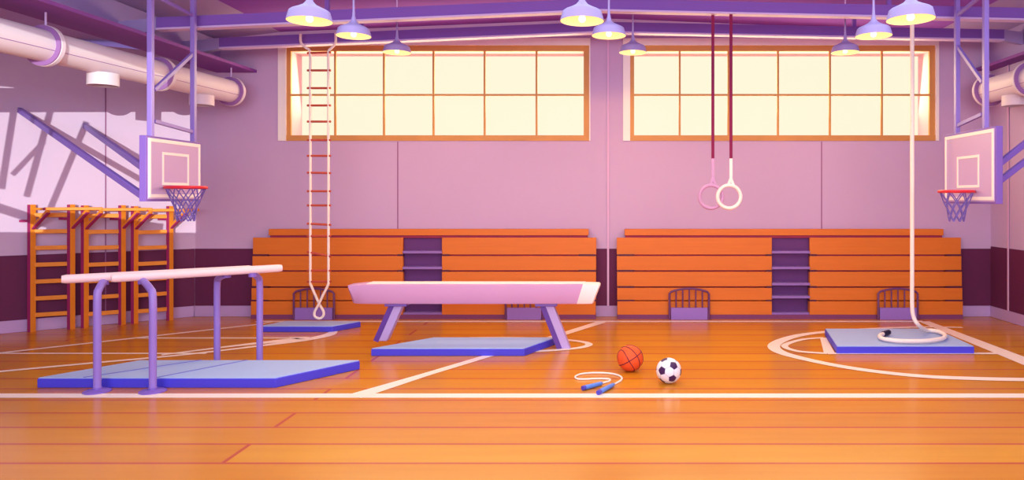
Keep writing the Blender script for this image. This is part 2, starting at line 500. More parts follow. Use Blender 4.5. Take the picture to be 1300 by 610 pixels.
# ------------------------------------------------------------------ court markings
mk = MB()
ZL = .0025
def quad_px(a, b_, c, d_):
    global ZL
    ZL += .0003
    mk.add([F(*p, ZL) for p in (a, b_, c, d_)], [(0, 1, 2, 3)])
def band(y0, y1, x0, x1):
    a, b_ = F(x0, y0, ZL), F(x1, y1, ZL); c = F(x1, y0, ZL)
    mk.add([F(x0, y0, ZL), F(x1, y0, ZL), F(x1, y1, ZL), F(x0, y1, ZL)], [(0, 1, 2, 3)])
def stroke(pts, n=8, smooth=True):
    # pts: (x, y, half width in metres)
    global ZL
    ZL += .0003
    w3 = [F(p[0], p[1], ZL) for p in pts]; hw = [Vector((p[2], 0, 0)) for p in pts]
    if smooth:
        w3 = smooth_path(w3, n); hw = smooth_path(hw, n)
    vs = []
    for i, p in enumerate(w3):
        t = (w3[min(i + 1, len(w3) - 1)] - w3[max(i - 1, 0)]).normalized(); nn = Vector((-t.y, t.x, 0))
        vs += [p + nn * hw[i].x, p - nn * hw[i].x]
    mk.add(vs, [(2 * i, 2 * i + 1, 2 * i + 3, 2 * i + 2) for i in range(len(w3) - 1)])
dl = F(650, 503).y
mk.add([(-10.9, dl - .085, ZL), (RX - .05, dl - .085, ZL), (RX - .05, dl + .085, ZL), (-10.9, dl + .085, ZL)], [(0, 1, 2, 3)])
dl = F(650, 408.6).y
xa, xb = F(325, 408.6).x, F(1172, 408.6).x
mk.add([(xa, dl - .07, ZL), (xb, dl - .07, ZL), (xb, dl + .07, ZL), (xa, dl + .07, ZL)], [(0, 1, 2, 3)])
ZL += .0003
q = [F(*p, ZL) for p in ((1166, 408.4), (1180, 408.4), (1318, 460), (1300, 464))]
q[2] = q[1] + (q[2] - q[1]) * 1.9; q[3] = q[0] + (q[3] - q[0]) * 1.9
mk.add(q, [(0, 1, 2, 3)])                    # right side line
stroke([(-130, 463, .05), (-30, 452, .05), (0, 448.5, .05), (221, 424, .05), (325, 412.5, .05), (345, 409, .05)], smooth=False)
stroke([(-170, 449, .035), (0, 449, .035), (262, 449, .035)], smooth=False)
stroke([(176, 429.5, .04), (368, 429.5, .04)], smooth=False)
stroke([(205, 451, .04), (260, 444, .05), (310, 438, .07), (358, 433, .12), (382, 431, .13), (384, 429.6, .1), (366, 429, .05)])
stroke([(-260, 497, .05), (-130, 484, .05), (-30, 475, .05), (0, 472, .05), (120, 461, .05), (230, 451, .05), (325, 440, .06), (385, 432, .1), (415, 426, .1), (424, 421, .06)])
stroke([(449, 504, .12), (540, 476, .07), (640, 446, .07), (700, 429, .08), (764, 409, .09)], smooth=False)
# centre circle
ZL += .0004
cc = [F(632 + 116 * math.cos(t), 437.5 + (9.5 if math.sin(t) > 0 else 8.5) * math.sin(t), ZL) for t in [2 * PI * k / 64 for k in range(65)]]
vs = []
for i, p in enumerate(cc):
    t = (cc[(i + 1) % 64] - cc[(i - 1) % 64]).normalized(); nn = Vector((-t.y, t.x, 0)) * .055
    vs += [p + nn, p - nn]
mk.add(vs, [(2 * i, 2 * i + 1, 2 * i + 3, 2 * i + 2) for i in range(64)])
# arc and key round the right mat
stroke([(1222, 416, .05), (1170, 415.5, .05), (1110, 417.5, .06), (1050, 421.5, .07), (1010, 427, .08), (984, 437, .09), (990, 447, .09),
        (1030, 458, .08), (1090, 469, .08), (1165, 477.5, .08), (1240, 481, .08), (1325, 482.5, .08), (1440, 483, .08), (1570, 483, .08)])
stroke([(1046, 429, .04), (1018, 431.5, .045), (996, 439, .05), (1012, 446, .05), (1050, 449, .05)])
stroke([(1050, 449, .05), (1266, 449, .05)], smooth=False)
quad_px((1041, 429), (1049, 429), (1060, 449), (1046, 449))
mo = mk.obj('floor_markings', M_LINE, kind='structure', smooth=False)

# ------------------------------------------------------------------ bleachers
def bleachers(x0, x1, cap0, cap1, ai0, ai1, railc, label, dirn):
    """folded bench stack: coordinates in metres along the wall"""
    rows = [(302, 323.5), (325.5, 343.5), (345.5, 364), (366, 381.5), (383, 400)]
    base = P((x0 + x1) / 2, 405.5, 12.9)
    t = thing('folded_bleachers', label, 'bleachers', (base.x, 13.0, 0))
    pxz = lambda y, d: CH - (y - CY) * d / FL
    pxx = lambda x, d: (x - CX) * d / FL
    m = MB()
    back = 13.17
    for a, b_ in ((x0 + 2, ai0), (ai1, x1 - 2)):
        m.box(pxx(a + 1, 13), pxx(b_ - .5, 13), 13.04, back, .1, pxz(303, 13))
    m.obj('backing', M_GAP, t, smooth=False)
    m = MB(); m.box(pxx(ai0 - 1, 13), pxx(ai1 + 1, 13), 13.1, back, 0.02, pxz(303, 13)); m.obj('aisle_panel', M_AISLE, t, smooth=False)
    for i, (ya, yb) in enumerate(rows):
        d = 13.0 - .022 * i
        e = .6 * i
        for a, b_ in ((x0 + 3 - e, ai0), (ai1, x1 - e * .3)) if dirn < 0 else ((x0 + e * .3, ai0), (ai1, x1 - 3 + e)):
            m = MB(); m.box(pxx(a, d), pxx(b_, d), d, 13.045, pxz(yb, d), pxz(ya, d))
            m.obj('bench_board', M_ORANGE, t, bevel=.004)
        if i > 0:
            za, zb = pxz(rows[i][0] + .3, d), pxz(rows[i - 1][1] - .3, d)
            for a, b_ in ((x0 + 3 - e, x0 + 22), (ai0 - 7, ai0), (ai1, ai1 + 9), (x1 - 22, x1 - 1)):
                m = MB(); m.box(pxx(a, d), pxx(b_, d), d + .004, 13.045, za, zb)
                m.obj('bracket', M_DARK, t, smooth=False)
            m = MB(); yt = [0, 320.5, 340.5, 361, 377.5][i]
            m.box(pxx(ai0, d), pxx(ai1, d), d - .02, 13.1, pxz(yt + 1.6, d), pxz(yt - 1.6, d))
            m.obj('aisle_step', M_TREAD, t, bevel=.004)
    m = MB(); m.box(pxx(ai0, 12.9), pxx(ai1, 12.9), 12.92, 13.1, pxz(401, 12.9), pxz(397.5, 12.9)); m.obj('aisle_step', M_TREAD, t, bevel=.004)
    m = MB(); m.box(pxx(x0 + .5, 12.9), pxx(x1 - .5, 12.9), 12.9, 13.1, .0, pxz(400, 12.9)); m.obj('kick_plate', M_KICK, t, smooth=False)
    m = MB(); m.box(pxx(cap0, 13.05), pxx(cap1, 13.05), 13.02, back, pxz(299, 13.05), pxz(291, 13.05)); m.obj('top_board', M_ORANGE, t, bevel=.004)
    m = MB(); m.box(pxx(cap0 + 1, 13.05), pxx(cap1 - 1, 13.05), 13.05, back, pxz(302.4, 13.05), pxz(299, 13.05)); m.obj('top_rail', M_GAP, t, smooth=False)
    return t
bleachers(318, 757, 342, 747, 511.5, 561, None, 'orange folded bleachers under the left window, behind the rope ladder and padded beam', -1)
bleachers(783, 1223, 793, 1197, 980, 1028, None, 'orange folded bleachers under the right window, behind the gymnastic rings', 1)

def guard(x0, x1, label):
    d = 12.84
    k = lambda x: (x - CX) * d / FL
    z = lambda y: CH - (y - CY) * d / FL
    t = thing('step_guard', label, 'railing', ((k(x0) + k(x1)) / 2, d, 0), 'step guards in front of the bleachers')
    a, b_ = k(x0), k(x1); r = .02
    top = z(367.5); sh = z(371)
    pts = [(a, d, 0.0), (a, d, sh - .03), (a + .03, d, sh)]
    n = 12
    for i in range(n + 1):
        u = i / n; pts.append((a + .05 + (b_ - a - .1) * u, d, sh + (top - sh) * (1 - (2 * u - 1) ** 2) + .01))
    pts += [(b_ - .03, d, sh), (b_, d, sh - .03), (b_, d, 0.0)]
    m = MB(); m.tube(pts, r, seg=8); m.obj('frame', M_RAIL, t)
    for i in range(1, 6):
        u = i / 6; x = a + (b_ - a) * u
        zt = sh + (top - sh) * (1 - (2 * u - 1) ** 2)
        m = MB(); m.tube([(x, d, z(392)), (x, d, zt)], .014, seg=8); m.obj('baluster', M_RAIL, t)
    m = MB(); m.box(a + .025, b_ - .025, d - .02, d + .02, 0.0, z(391)); m.obj('panel', M_RAILP, t, bevel=.004)
    return t
guard(373, 424, 'purple arched step guard behind the rope ladder loop')
guard(642, 689, 'purple arched step guard partly hidden behind the padded beam')
guard(850, 900, 'purple arched step guard fully visible behind the balls')
guard(1115, 1165, 'purple arched step guard behind the hanging climbing rope')

# ------------------------------------------------------------------ wall bars
NP = Vector((.97, -.24, 0)); MP = Vector((.24, .97, 0))
def wall_bars(xl, yl, xr, yr, ytop, rung_ys, bar_px, label):
    A = F(xl, yl); B = F(xr, yr)
    t = thing('wall_bars', label, 'wall bars', A, 'wall bars along the left wall')
    zt = CH - (ytop - CY) * A.y / FL
    for q in (A, B):
        m = MB()
        fr = [q + NP * .055, q + NP * .07, q + NP * .07 + MP * .085, q + MP * .085, q + MP * .004 ]
        m.hexa([q + NP * .066, q + NP * .072, q + NP * .072 + MP * .085, q + MP * .085, q + MP * .006, q + NP * .066 + MP * .006],
               [p + Vector((0, 0, zt)) for p in [q + NP * .066, q + NP * .072, q + NP * .072 + MP * .085, q + MP * .085, q + MP * .006, q + NP * .066 + MP * .006]])
        up = m.obj('upright', M_BARW, t, smooth=False)
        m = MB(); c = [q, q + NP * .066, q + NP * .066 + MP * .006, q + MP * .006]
        m.hexa(c, [p + Vector((0, 0, zt - .004)) for p in c]); m.obj('shade_edge', M_CRIM, up, smooth=False, label='side edge in crimson painted shade')  # shaded side of the upright put in as a crimson strip
    a0 = A + NP * .03 + MP * .045; b0 = B + NP * .03 + MP * .045
    for ry in rung_ys:
        z = CH - (ry - CY) * A.y / FL
        dirr = (b0 - a0).normalized(); nn = Vector((-dirr.y, dirr.x, 0))
        m = MB(); m.bar(a0 + Vector((0, 0, z)), b0 + Vector((0, 0, z)), .03, .07); m.obj('rung', M_BARW, t, bevel=.006)
    # projecting pull-up bar on arms and braces
    zb = zt - .07
    dirr = (b0 - a0).normalized()
    pa = a0 + NP * .36; pb = b0 + NP * .36
    ends = []
    s0 = pa - dirr * .06 + Vector((0, 0, zb)); s1 = pb + dirr * .2 + Vector((0, 0, zb))
    m = MB(); m.bar(s0, s1, .035, .05); m.obj('pull_up_bar', M_BARW, t, bevel=.006)
    m = MB(); m.tube([s0 - NP * .001, s0 + NP * .03], .02, seg=10); m.obj('bolt', M_CRIM, t)
    for q, p in ((a0, pa), (b0, pb)):
        m = MB(); m.bar(q + Vector((0, 0, zb - .33)), p + Vector((0, 0, zb - .03)), .05, .05); br_ = m.obj('brace', M_BARW, t, bevel=.005)
        m = MB(); m.bar(q + Vector((0, 0, zb - .362)) , p + Vector((0, 0, zb - .062)), .052, .022); m.obj('shade_edge', M_CRIM, br_, smooth=False, label='lower edge in crimson painted shade')  # shade under the brace put in as a crimson strip
        m = MB(); m.bar(q + Vector((0, 0, zb)), p + Vector((0, 0, zb)), .03, .035); m.obj('arm', M_BARW, t, smooth=False)
    # wall brackets
    for q, zz in ((A, zt - .27), (B, zt - .24)):
        e = q + MP * .03; dd = (cornL - e).dot(wnor)
        m = MB(); m.bar(e + Vector((0, 0, zz)) - wdir * 0, e + wnor * (dd + .014) + wdir * .12 + Vector((0, 0, zz)), .04, .04); m.obj('wall_bracket', M_CRIM, t, smooth=False)
    return t
wall_bars(34.5, 422, 85, 418.5, 260, (273.5, 294.5, 315.5, 337, 358.5, 380, 401), None, 'orange wall bars leftmost on the left wall, nearest the picture edge')
wall_bars(102.5, 417, 150, 413, 261, (274.5, 295, 315.5, 337, 358, 379, 400), None, 'orange wall bars in the middle of the three on the left wall')
wall_bars(166, 411.5, 211, 407.5, 262, (275.5, 295.5, 315.5, 336, 356, 376, 396.5), None, 'orange wall bars nearest the hall corner, below the left backboard')

# ------------------------------------------------------------------ mats
def gym_mat(front, back, h, label, seams=()):
    """front/back: ((xl, xr), y) - floor line of the front edge and top line of the back edge"""
    (xl, xr), yf = front; (bl, brr), yb = back
    fl_, fr_ = F(xl, yf), F(xr, yf); b0, b1 = F(bl, yb, h), F(brr, yb, h)
    b0.z = b1.z = 0
    q = [fl_, fr_, b1, b0]; c = sum(q, Vector()) / 4
    t = thing('gym_mat', label, 'mat', c)
    up = Vector((0, 0, 1))
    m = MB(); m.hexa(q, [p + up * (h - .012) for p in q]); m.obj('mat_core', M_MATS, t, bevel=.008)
    m = MB(); q2 = [p + (c - p).normalized() * .012 for p in q]
    m.hexa([p + up * (h - .014) for p in q2], [p + up * h for p in q2]); m.obj('mat_cover', M_MATT, t, bevel=.004)
    for u0, u1 in seams:
        a = q2[0].lerp(q2[1], u0) + up * (h + .001); b_ = q2[3].lerp(q2[2], u1) + up * (h + .001)
        m = MB(); m.bar(a, b_, .034, .004); m.obj('fold_seam', M_MATL, t, smooth=False)
    return t
gym_mat(((47, 350), 493), ((177, 457), 457.5), .12, 'large pale blue gym mat under the parallel bars', ((.19, .28), (.5, .49)))
gym_mat(((471, 666), 452.5), ((550, 706), 428.5), .11, 'pale blue gym mat on the floor beneath the padded beam')
gym_mat(((328, 422), 422), ((362, 458), 408), .10, 'smallest blue gym mat, beneath the rope ladder')
gym_mat(((1062, 1237), 449.5), ((1047, 1188), 417.5), .11, 'pale blue gym mat beneath the climbing rope')

# ------------------------------------------------------------------ parallel bars
zr = 1.28
t = thing('parallel_bars', 'parallel bars with pinkish rails and purple posts around the large mat', 'parallel bars', (-5.3, 8.6, 0))
RA = [Vector((-6.2, 8.04, zr)), Vector((-4.62, 9.2, zr - .0))]
RB = [Vector((-5.72, 8.16, zr)), Vector((-4.30, 9.34, zr))]
for R in (RA, RB):
    m = MB(); m.tube([R[0], R[0].lerp(R[1], .02), R[0].lerp(R[1], .98), R[1]], [.042, .05, .05, .042], seg=20)
    m.obj('rail', M_BAR, t)
def post(base, top):
    bx, by = base; tx = Vector(top)
    pts = smooth_path([(bx, by, .02), (bx, by, .5), (bx, by, zr - .22), (bx + (tx.x - bx) * .25, by + (tx.y - by) * .25, zr - .12), (tx.x, tx.y, zr - .045)], 6)
    m = MB(); m.tube(pts, .04, seg=16); p = m.obj('post', M_METAL, t)
    m = MB(); m.lathe([(0.0, 0), (.14, 0), (.14, .012), (.12, .022), (.05, .03), (.048, .05), (0, .05)], (bx, by, 0), 28); m.obj('base_plate', M_METALD, p)
    m = MB(); m.tube([(tx.x, tx.y, zr - .09), (tx.x, tx.y, zr - .04)], .05, seg=16); m.obj('clamp', M_METALD, p)
post((-5.82 + .02, 8.05), RA[0].lerp(RA[1], .2))
post((-5.17, 8.05), RB[0].lerp(RB[1], .165))
post((-5.14, 9.32), RA[0].lerp(RA[1], .85))
post((-4.58, 9.32), RB[0].lerp(RB[1], .81))

# ------------------------------------------------------------------ padded beam
d0 = 10.42
X0, X1 = (443 - CX) * d0 / FL, (762 - CX) * (d0 - .1) / FL
t = thing('padded_beam', 'long pink padded balance beam on slanted lilac legs', 'balance beam', ((X0 + X1) / 2, d0, 0))
zT, zB = .955, .67
def beam_ring(x, zt, zb, w_):
    pts = []
    for yy, zz in ((-w_ * .45, zb), (-w_ * .5, zb + .03), (-w_ * .5, zt - .05), (-w_ * .46, zt - .012), (-w_ * .4, zt), (w_ * .4, zt), (w_ * .46, zt - .012), (w_ * .5, zt - .05), (w_ * .5, zb + .03), (w_ * .45, zb)):
        pts.append(Vector((x, d0 + yy, zz)))
    return pts
def loft(m, rings, mi=0, cap=True):
    n = len(rings[0]); vs = [p for r in rings for p in r]; fs = []
    for i in range(len(rings) - 1):
        for k in range(n):
            fs.append((i * n + k, i * n + (k + 1) % n, (i + 1) * n + (k + 1) % n, (i + 1) * n + k))
    if cap:
        fs.append(tuple(range(n))); fs.append(tuple((len(rings) - 1) * n + k for k in range(n)))
    m.add(vs, fs, mi)
def tilt(ring, dx, zc=zB):
    return [Vector((p.x + dx * (p.z - zB) / (zT - zB), p.y, p.z)) for p in ring]
W = .36
m = MB()
xe = X1 - .24
loft(m, [tilt(beam_ring(X0 + .10, zT - .06, zB + .0, W * .55), -.10), tilt(beam_ring(X0 + .16, zT - .02, zB, W * .85), -.14),
         tilt(beam_ring(X0 + .36, zT, zB, W), -.12), tilt(beam_ring(X0 + .6, zT, zB, W), 0), tilt(beam_ring(xe - .3, zT, zB, W), .03), tilt(beam_ring(xe - .1, zT, zB, W), .09)])
m.obj('padded_body', M_PAD, t)
m = MB()
loft(m, [tilt(beam_ring(xe - .1, zT + .001, zB - .001, W + .002), .09), tilt(beam_ring(X1 - .12, zT - .005, zB, W * .96), .11), tilt(beam_ring(X1 - .10, zT - .02, zB + .01, W * .8), .11)])
m.obj('end_cap', M_PADT, t, label='cream end cap')
m = MB(); m.box(X0 + .30, X1 - .22, d0 - W * .4, d0 + W * .4, zT - .002, zT + .006); m.obj('top_strip', M_PADT, t, bevel=.003, label='cream walking surface')
for xt, xb_, lab in ((505, 484.5, 0), (694, 716, 1)):
    a = P(xt, 385, d0); bb = F(xb_, 443.5); a.y = bb.y = d0; a.z = zB - .02
    bb.x = (xb_ - CX) * d0 / FL
    z0b = .112 if lab == 0 else .0
    bb.z = z0b
    m = MB(); hw = .1
    q0 = [bb + Vector((i * hw, j * .08, 0)) for i, j in ((-1, -1), (1, -1), (1, 1), (-1, 1))]
    q1 = [a + Vector((i * hw, j * .08, 0)) for i, j in ((-1, -1), (1, -1), (1, 1), (-1, 1))]
    m.hexa(q0, q1); l_ = m.obj('leg', M_LEG, t, bevel=.012)
    s = 1 if lab else -1
    m = MB(); m.bar(bb + Vector((-.06 if lab == 0 else -.06, -.082, .0)), a + Vector((-.06, -.082, 0)), .004, .075, (1, 0, 0))
    m.obj('leg_stripe', M_LEGD, l_, smooth=False, label='dark violet stripe down the leg')
    m = MB(); m.box(a.x - .16, a.x + .16, d0 - .12, d0 + .12, zB - .045, zB + .002); m.obj('bracket', M_METALD, t, bevel=.008)

# ------------------------------------------------------------------ air ducts
def duct(p0, p1, r, flanges, vents, rods, rodtop, label):
    p0 = Vector(p0); p1 = Vector(p1); d = (p1 - p0).normalized(); L = (p1 - p0).length
    t = thing('air_duct', label, 'duct', p0)
    m = MB(); m.tube([p0, p1], r, seg=40); m.obj('duct_pipe', M_DUCT, t)
    m = MB()
    side_ = Vector((0, 0, 1)).cross(d).normalized()
    s = 1 if side_.x * (-p0.x) > 0 else -1
    ang = side_ * s * .93 + Vector((0, 0, -.37))
    ang.normalize()
    m.bar(p0 + ang * r, p1 + ang * r, .008, .008); m.obj('lock_seam', M_DUCTD, t, smooth=False)
    for f in flanges:
        c = p0 + d * f
        m = MB(); m.tube([c - d * .035, c + d * .035], r * 1.32, seg=40); g = m.obj('flange', M_DUCT, t, bevel=.01)
        m = MB(); m.tube([c + d * .03, c + d * .05], r * 1.29, seg=40); m.obj('gasket', M_DUCTD, g)
    for f in vents:
        c = p0 + d * f
        m = MB(); m.lathe([(0, -.0), (.19, -.0), (.19, -.17), (.175, -.17), (.175, -.1), (0, -.1)], (c.x, c.y, c.z - r * .93 - .0), 32); v = m.obj('diffuser', M_DUCT, t)
        m = MB(); m.lathe([(0, 0), (.174, 0), (.174, -.004), (0, -.004)], (c.x, c.y, c.z - r * .93 - .1), 32); m.obj('grille', M_VENTIN, v)
    for f in rods:
        c = p0 + d * f
        m = MB(); m.tube([c + Vector((0, 0, r)), Vector((c.x, c.y, rodtop))], .012, seg=8); m.obj('hanger_rod', M_FLANGE, t)
    return t
pL0 = P(296, 117, 12.75); pL1 = P(0, 44, 8.3)
pL1.z = pL0.z
dd = (pL1 - pL0).normalized()
def along(px):      # distance along left duct axis where it crosses a pixel column
    k = (px - CX) / FL
    return (k * pL0.y - pL0.x) / (dd.x - k * dd.y)
duct(pL0, pL0 + dd * 9, .198, [.06, along(203), along(57)], [along(256), along(131)], [.06, along(58)], 4.62,
     'pale pink round air duct hanging high beside the left wall')
pR0 = P(1253, 116, 12.55)
duct(pR0, pR0 + Vector((0, -9, 0)), .215, [.06, 1.28], [.85], [.06, 1.28], 4.64,
     'pale pink round air duct at the right wall above the right backboard')

# ------------------------------------------------------------------ basketball hoops
def hoop(X, y0, y1, z0, z1, side_, rim, posts, struts, label):
    """X: plane of the board, y0 near / y1 far edge, side_ +1 faces +x"""
    t = thing('basketball_hoop', label, 'basketball hoop', (X, (y0 + y1) / 2, z0), 'ceiling-hung basketball hoops')
    th = .09
    fx = X; bx = X - side_ * th
    m = MB(); m.box(min(fx, bx), max(fx, bx), y0, y1, z0, z1); bd = m.obj('backboard', M_BOARDE, t, bevel=.006)
    m = MB(); e = .002
    a, b_ = (fx, fx + side_ * .006); m.box(min(a, b_), max(a, b_), y0 + .03, y1 - .03, z0 + .03, z1 - .03); m.obj('face_panel', M_BOARD, bd, smooth=False)
    m = MB()
    def fr(ya, yb, za, zb, wd):
        xa, xb = sorted((fx + side_ * .006, fx + side_ * .011))
        m.box(xa, xb, ya, yb, za, za + wd); m.box(xa, xb, ya, yb, zb - wd, zb)
        m.box(xa, xb, ya, ya + wd, za + wd, zb - wd); m.box(xa, xb, yb - wd, yb, za + wd, zb - wd)
    fr(y0 + .04, y1 - .04, z0 + .05, z1 - .03, .045)
    yc = (y0 + y1) / 2
    fr(yc - .3, yc + .3, z0 + .22, z0 + .66, .035)
    m.obj('white_lines', M_BLINE, bd, smooth=False)
    rx, ry, rz, rr = rim
    m = MB(); m.tube([(rx + rr * math.cos(2 * PI * k / 40), ry + rr * math.sin(2 * PI * k / 40), rz) for k in range(40)], .02, closed=True, seg=8)
    m.bar((fx, ry, rz), (rx - side_ * rr, ry, rz), .12, .03)
    m.bar((fx, ry, rz - .08), (fx + side_ * .012, ry, rz + .08), .14, .14) if False else None
    rmo = m.obj('rim', M_RIM, t)
    m = MB(); n = 8
    levels = [(1.0, 0), (.74, .17), (.56, .30), (.47, .42), (.43, .52)]
    for k in range(n):
        for sgn in (1, -1):
            pts = []
            for i, (f, dz) in enumerate(levels):
                a = 2 * PI * (k + sgn * .5 * i) / n
                pts.append((rx + rr * f * math.cos(a), ry + rr * f * math.sin(a), rz - dz * rr / .28))
            m.tube(smooth_path(pts, 3), .0085, seg=5)
    m.obj('net', M_NET, t)
    ztop = 5.2
    bxp = bx - side_ * .035
    ps = []
    for yy in posts:
        zt = deckz(bxp) + .0
        m = MB(); m.bar((bxp, yy, z0 + .3), (bxp, yy, zt), .065, .065, (0, 1, 0)); m.obj('hanging_post', M_METAL, t, bevel=.006)
    ya, yb = posts
    return t, bxp, bx
def hoop_rungs(t, bars):
    for a, b_ in bars:
        m = MB(); m.bar(a, b_, .04, .05); m.obj('cross_bar', M_METAL, t, bevel=.004)
def nearer(f, X, y0, y1, z0, z1, rim, posts):
    h = lambda z: CH + (z - CH) * f
    return X * f, y0 * f, y1 * f, h(z0), h(z1), (rim[0] * f, rim[1] * f, h(rim[2]), rim[3] * f), (posts[0] * f, posts[1] * f)
v = nearer(.815, -7.3, 11.2, 12.72, 2.15, 3.2, (-6.98, 11.72, 2.38, .30), (11.55, 12.74))
tl, bxp, bx = hoop(*v[:5], 1, v[5], v[6], None,
                   'basketball hoop hung above the wall bars near the left wall')
def PX(px, py, X):         # point of the plane x = X
    k = X * FL / (px - CX); return P(px, py, k)
hoop_rungs(tl, [(PX(195, -6, bxp), PX(247, 21, bxp)), (PX(196, 114, bxp), PX(247, 66, bxp)), (PX(196, 154, bxp), PX(246, 168, bxp))])
for a, b_ in ((on_wall(25, 140), PX(180, 248, bx)), (on_wall(108, 160), PX(182, 213, bx))):
    m = MB(); m.bar(a, b_, .06, .085); m.obj('wall_strut', M_METALD, tl, bevel=.006)
v = nearer(.93, 5.34, 9.76, 11.26, 2.12, 3.2, (5.34 - .238, 10.38, 2.30, .236), (10.28, 11.12))
tr, bxp2, bx2 = hoop(*v[:5], -1, v[5], v[6], None,
                     'basketball hoop hung beside the climbing rope near the right wall')
hoop_rungs(tr, [(PX(1216, 19, bxp2), PX(1246, -6, bxp2)), (PX(1215, 58, bxp2), PX(1247, 104, bxp2)), (PX(1215, 160, bxp2), PX(1247, 145, bxp2))])
for a, b_ in ((Vector((RX, 9.9, 4.0)), PX(1261, 214, bx2)), (Vector((RX, 9.9, 3.72)), PX(1261, 236, bx2))):
    m = MB(); m.bar(a, b_, .06, .075); m.obj('wall_strut', M_METALD, tr, bevel=.006)

# ------------------------------------------------------------------ pendant lamps
def lamp_proto():
    t = thing('pendant_lamp', '', 'lamp', (0, 0, 0), 'pendant lamps in three rows')
    R = .225
    prof = [(.012, .62), (.014, .36), (.02, .26), (.035, .2), (.065, .165), (.12, .135), (.175, .11), (.195, .095), (.205, .06), (.222, .0), (.215, .0), (.198, .055), (.188, .085), (.12, .12), (.05, .14), (0.0, .145)]
    m = MB(); m.lathe(prof[:10] + [(.217, .0), (.217, .001)], seg=48); sh = m.obj('lamp_shade', M_LAMP, t)
    m = MB(); m.lathe([(.2165, .0005), (.198, .055), (.188, .082), (.12, .115), (.05, .135), (0.0, .138)], seg=48); m.obj('reflector', M_LAMPIN, sh)
    m = MB(); m.lathe([(0, -.012), (.02, -.01), (.036, .01), (.038, .03), (.028, .055), (.018, .08), (.018, .13), (0, .13)], seg=24); m.obj('bulb', M_BULB, t)
    return t
proto = lamp_proto()
DIA = .45
LP = {
    'leftnear': (393, 27, 57, 'widest and nearest pendant lamp of the left row'),
    'leftmid': (449, 46, 44, 'middle pendant lamp of the left row, right of the nearest one'),
    'leftfar': (504, 67, 36, 'smallest pendant lamp of the left row, before the left window'),
    'midnear': (739, 27, 57, 'widest and nearest pendant lamp of the middle row'),
    'midmid': (773, 45.5, 44.5, 'middle pendant lamp of the middle row, on the wall strip line'),
    'midfar': (803.5, 67, 36, 'smallest pendant lamp of the middle row, at the right window corner'),
    'rightnear': (1156, 25, 60, 'widest and nearest pendant lamp of the right row, above the rope'),
    'rightmid': (1109, 46, 46, 'middle pendant lamp of the right row, left of the climbing rope'),
    'rightfar': (1073, 67, 36, 'smallest pendant lamp of the right row, before the right window'),
}
lamps = []
for i, (px, py, wd, lab) in enumerate(LP.values()):
    p = P(px, py, DIA * FL / wd)
    o = copy_thing(proto, p, lab) if i else proto
    lamps.append((o, p, lab))
for o, p, lab in lamps:
    o.location = p; o['label'] = lab
    m = MB(); m.tube([p + Vector((0, 0, .55)), (p.x, p.y, deckz(p.x) + .01)], .011, seg=8)
    st = m.obj('cord', M_FLANGE, None, origin=p); st.parent = o; st.location = (0, 0, 0)
    li = light('bulb_light', 'SPOT', (0, 0, -.02), 75, (1.0, 0.62, 0.14), shadow_soft_size=.03, spot_size=math.radians(172), spot_blend=.25); li.parent = o

# ------------------------------------------------------------------ rope ladder
dLd = 11.9
t = thing('rope_ladder', 'rope ladder with red wooden rungs hanging before the left window', 'rope ladder', P(405, 408, dLd))
def LP_(x, y): return P(x, y, dLd)
loop = [LP_(394, 362), LP_(399, 374), LP_(405, 387), LP_(410, 396), LP_(409.5, 402), LP_(405, 405), LP_(400.5, 402), LP_(400, 396), LP_(405, 387), LP_(411, 374), LP_(417, 362)]
for i, p in enumerate(loop): loop[i] = p + Vector((0, -.02 if i > 5 else .02, 0))
path = [LP_(381.5, 43), LP_(382, 54), LP_(388, 60.5), LP_(393.5, 66)] + [LP_(394, y) for y in range(90, 361, 27)] + loop + [LP_(417, y) for y in range(354, 70, -27)] + [LP_(417, 66), LP_(421.5, 60.5), LP_(426, 54), LP_(426, 42)]
m = MB(); m.tube(smooth_path(path, 4), .021, seg=10); m.obj('side_rope', M_ROPE, t)
for y, tl_ in ((67, -.5), (89.5, 0), (112, 0), (134, 0), (154.5, 0), (178, 0), (198, 0), (219.7, .3), (243, 0), (261, 0), (285, .8), (300, 0), (323, 3), (344, 0), (358, 0)):
    m = MB(); m.tube([LP_(390, y - tl_), LP_(420, y + tl_)], .019, seg=12); m.obj('rung', M_RUNG, t)
m = MB()
for x, y in ((381.5, 44), (426, 43)):
    c = LP_(x, y); m.tube([c, Vector((c.x, 12.05, c.z))], .016, seg=10)
m.obj('hook', M_METALD, t)

# ------------------------------------------------------------------ gymnastic rings
def gring(px_strap, px_ring, d, mring, label):
    top = P(px_strap, 20, d); t = thing('gymnastic_ring', label, 'gymnastic ring', P(px_ring, 268, d), None)
    zt = B1[1].z + (B1[2].z - B1[1].z) * (top.x / B1[2].x) + .002
    jo = P(px_strap, 203, d)
    m = MB(); m.bar((top.x, d, zt), jo, .045, .01, (0, 1, 0)); m.obj('strap', M_STRAP, t, smooth=False)
    c = P(px_ring, 250, d); r = 14.6 * d / FL
    tt = c + Vector((0, 0, r))
    m = MB(); m.bar(jo + Vector((0, 0, .02)), (jo.x, d, P(0, 228, d).z), .045, .02, (0, 1, 0))
    m.bar((jo.x, d - .004, P(0, 226, d).z), (jo.x - .045, d - .004, tt.z - .01), .04, .02, (0, 1, 0)); m.bar((jo.x, d + .004, P(0, 226, d).z), (jo.x + .045, d + .004, tt.z - .02), .04, .02, (0, 1, 0))
    m.obj('sleeve', mring, t, bevel=.004)
    m = MB(); m.tube([c + Vector((r * math.cos(2 * PI * k / 48), 0, r * math.sin(2 * PI * k / 48))) for k in range(48)], .027, closed=True, seg=12)
    m.obj('ring', mring, t)
gring(928, 925.7, 10.585, M_RING, 'cream gymnastic ring on a maroon strap, front of the pair')
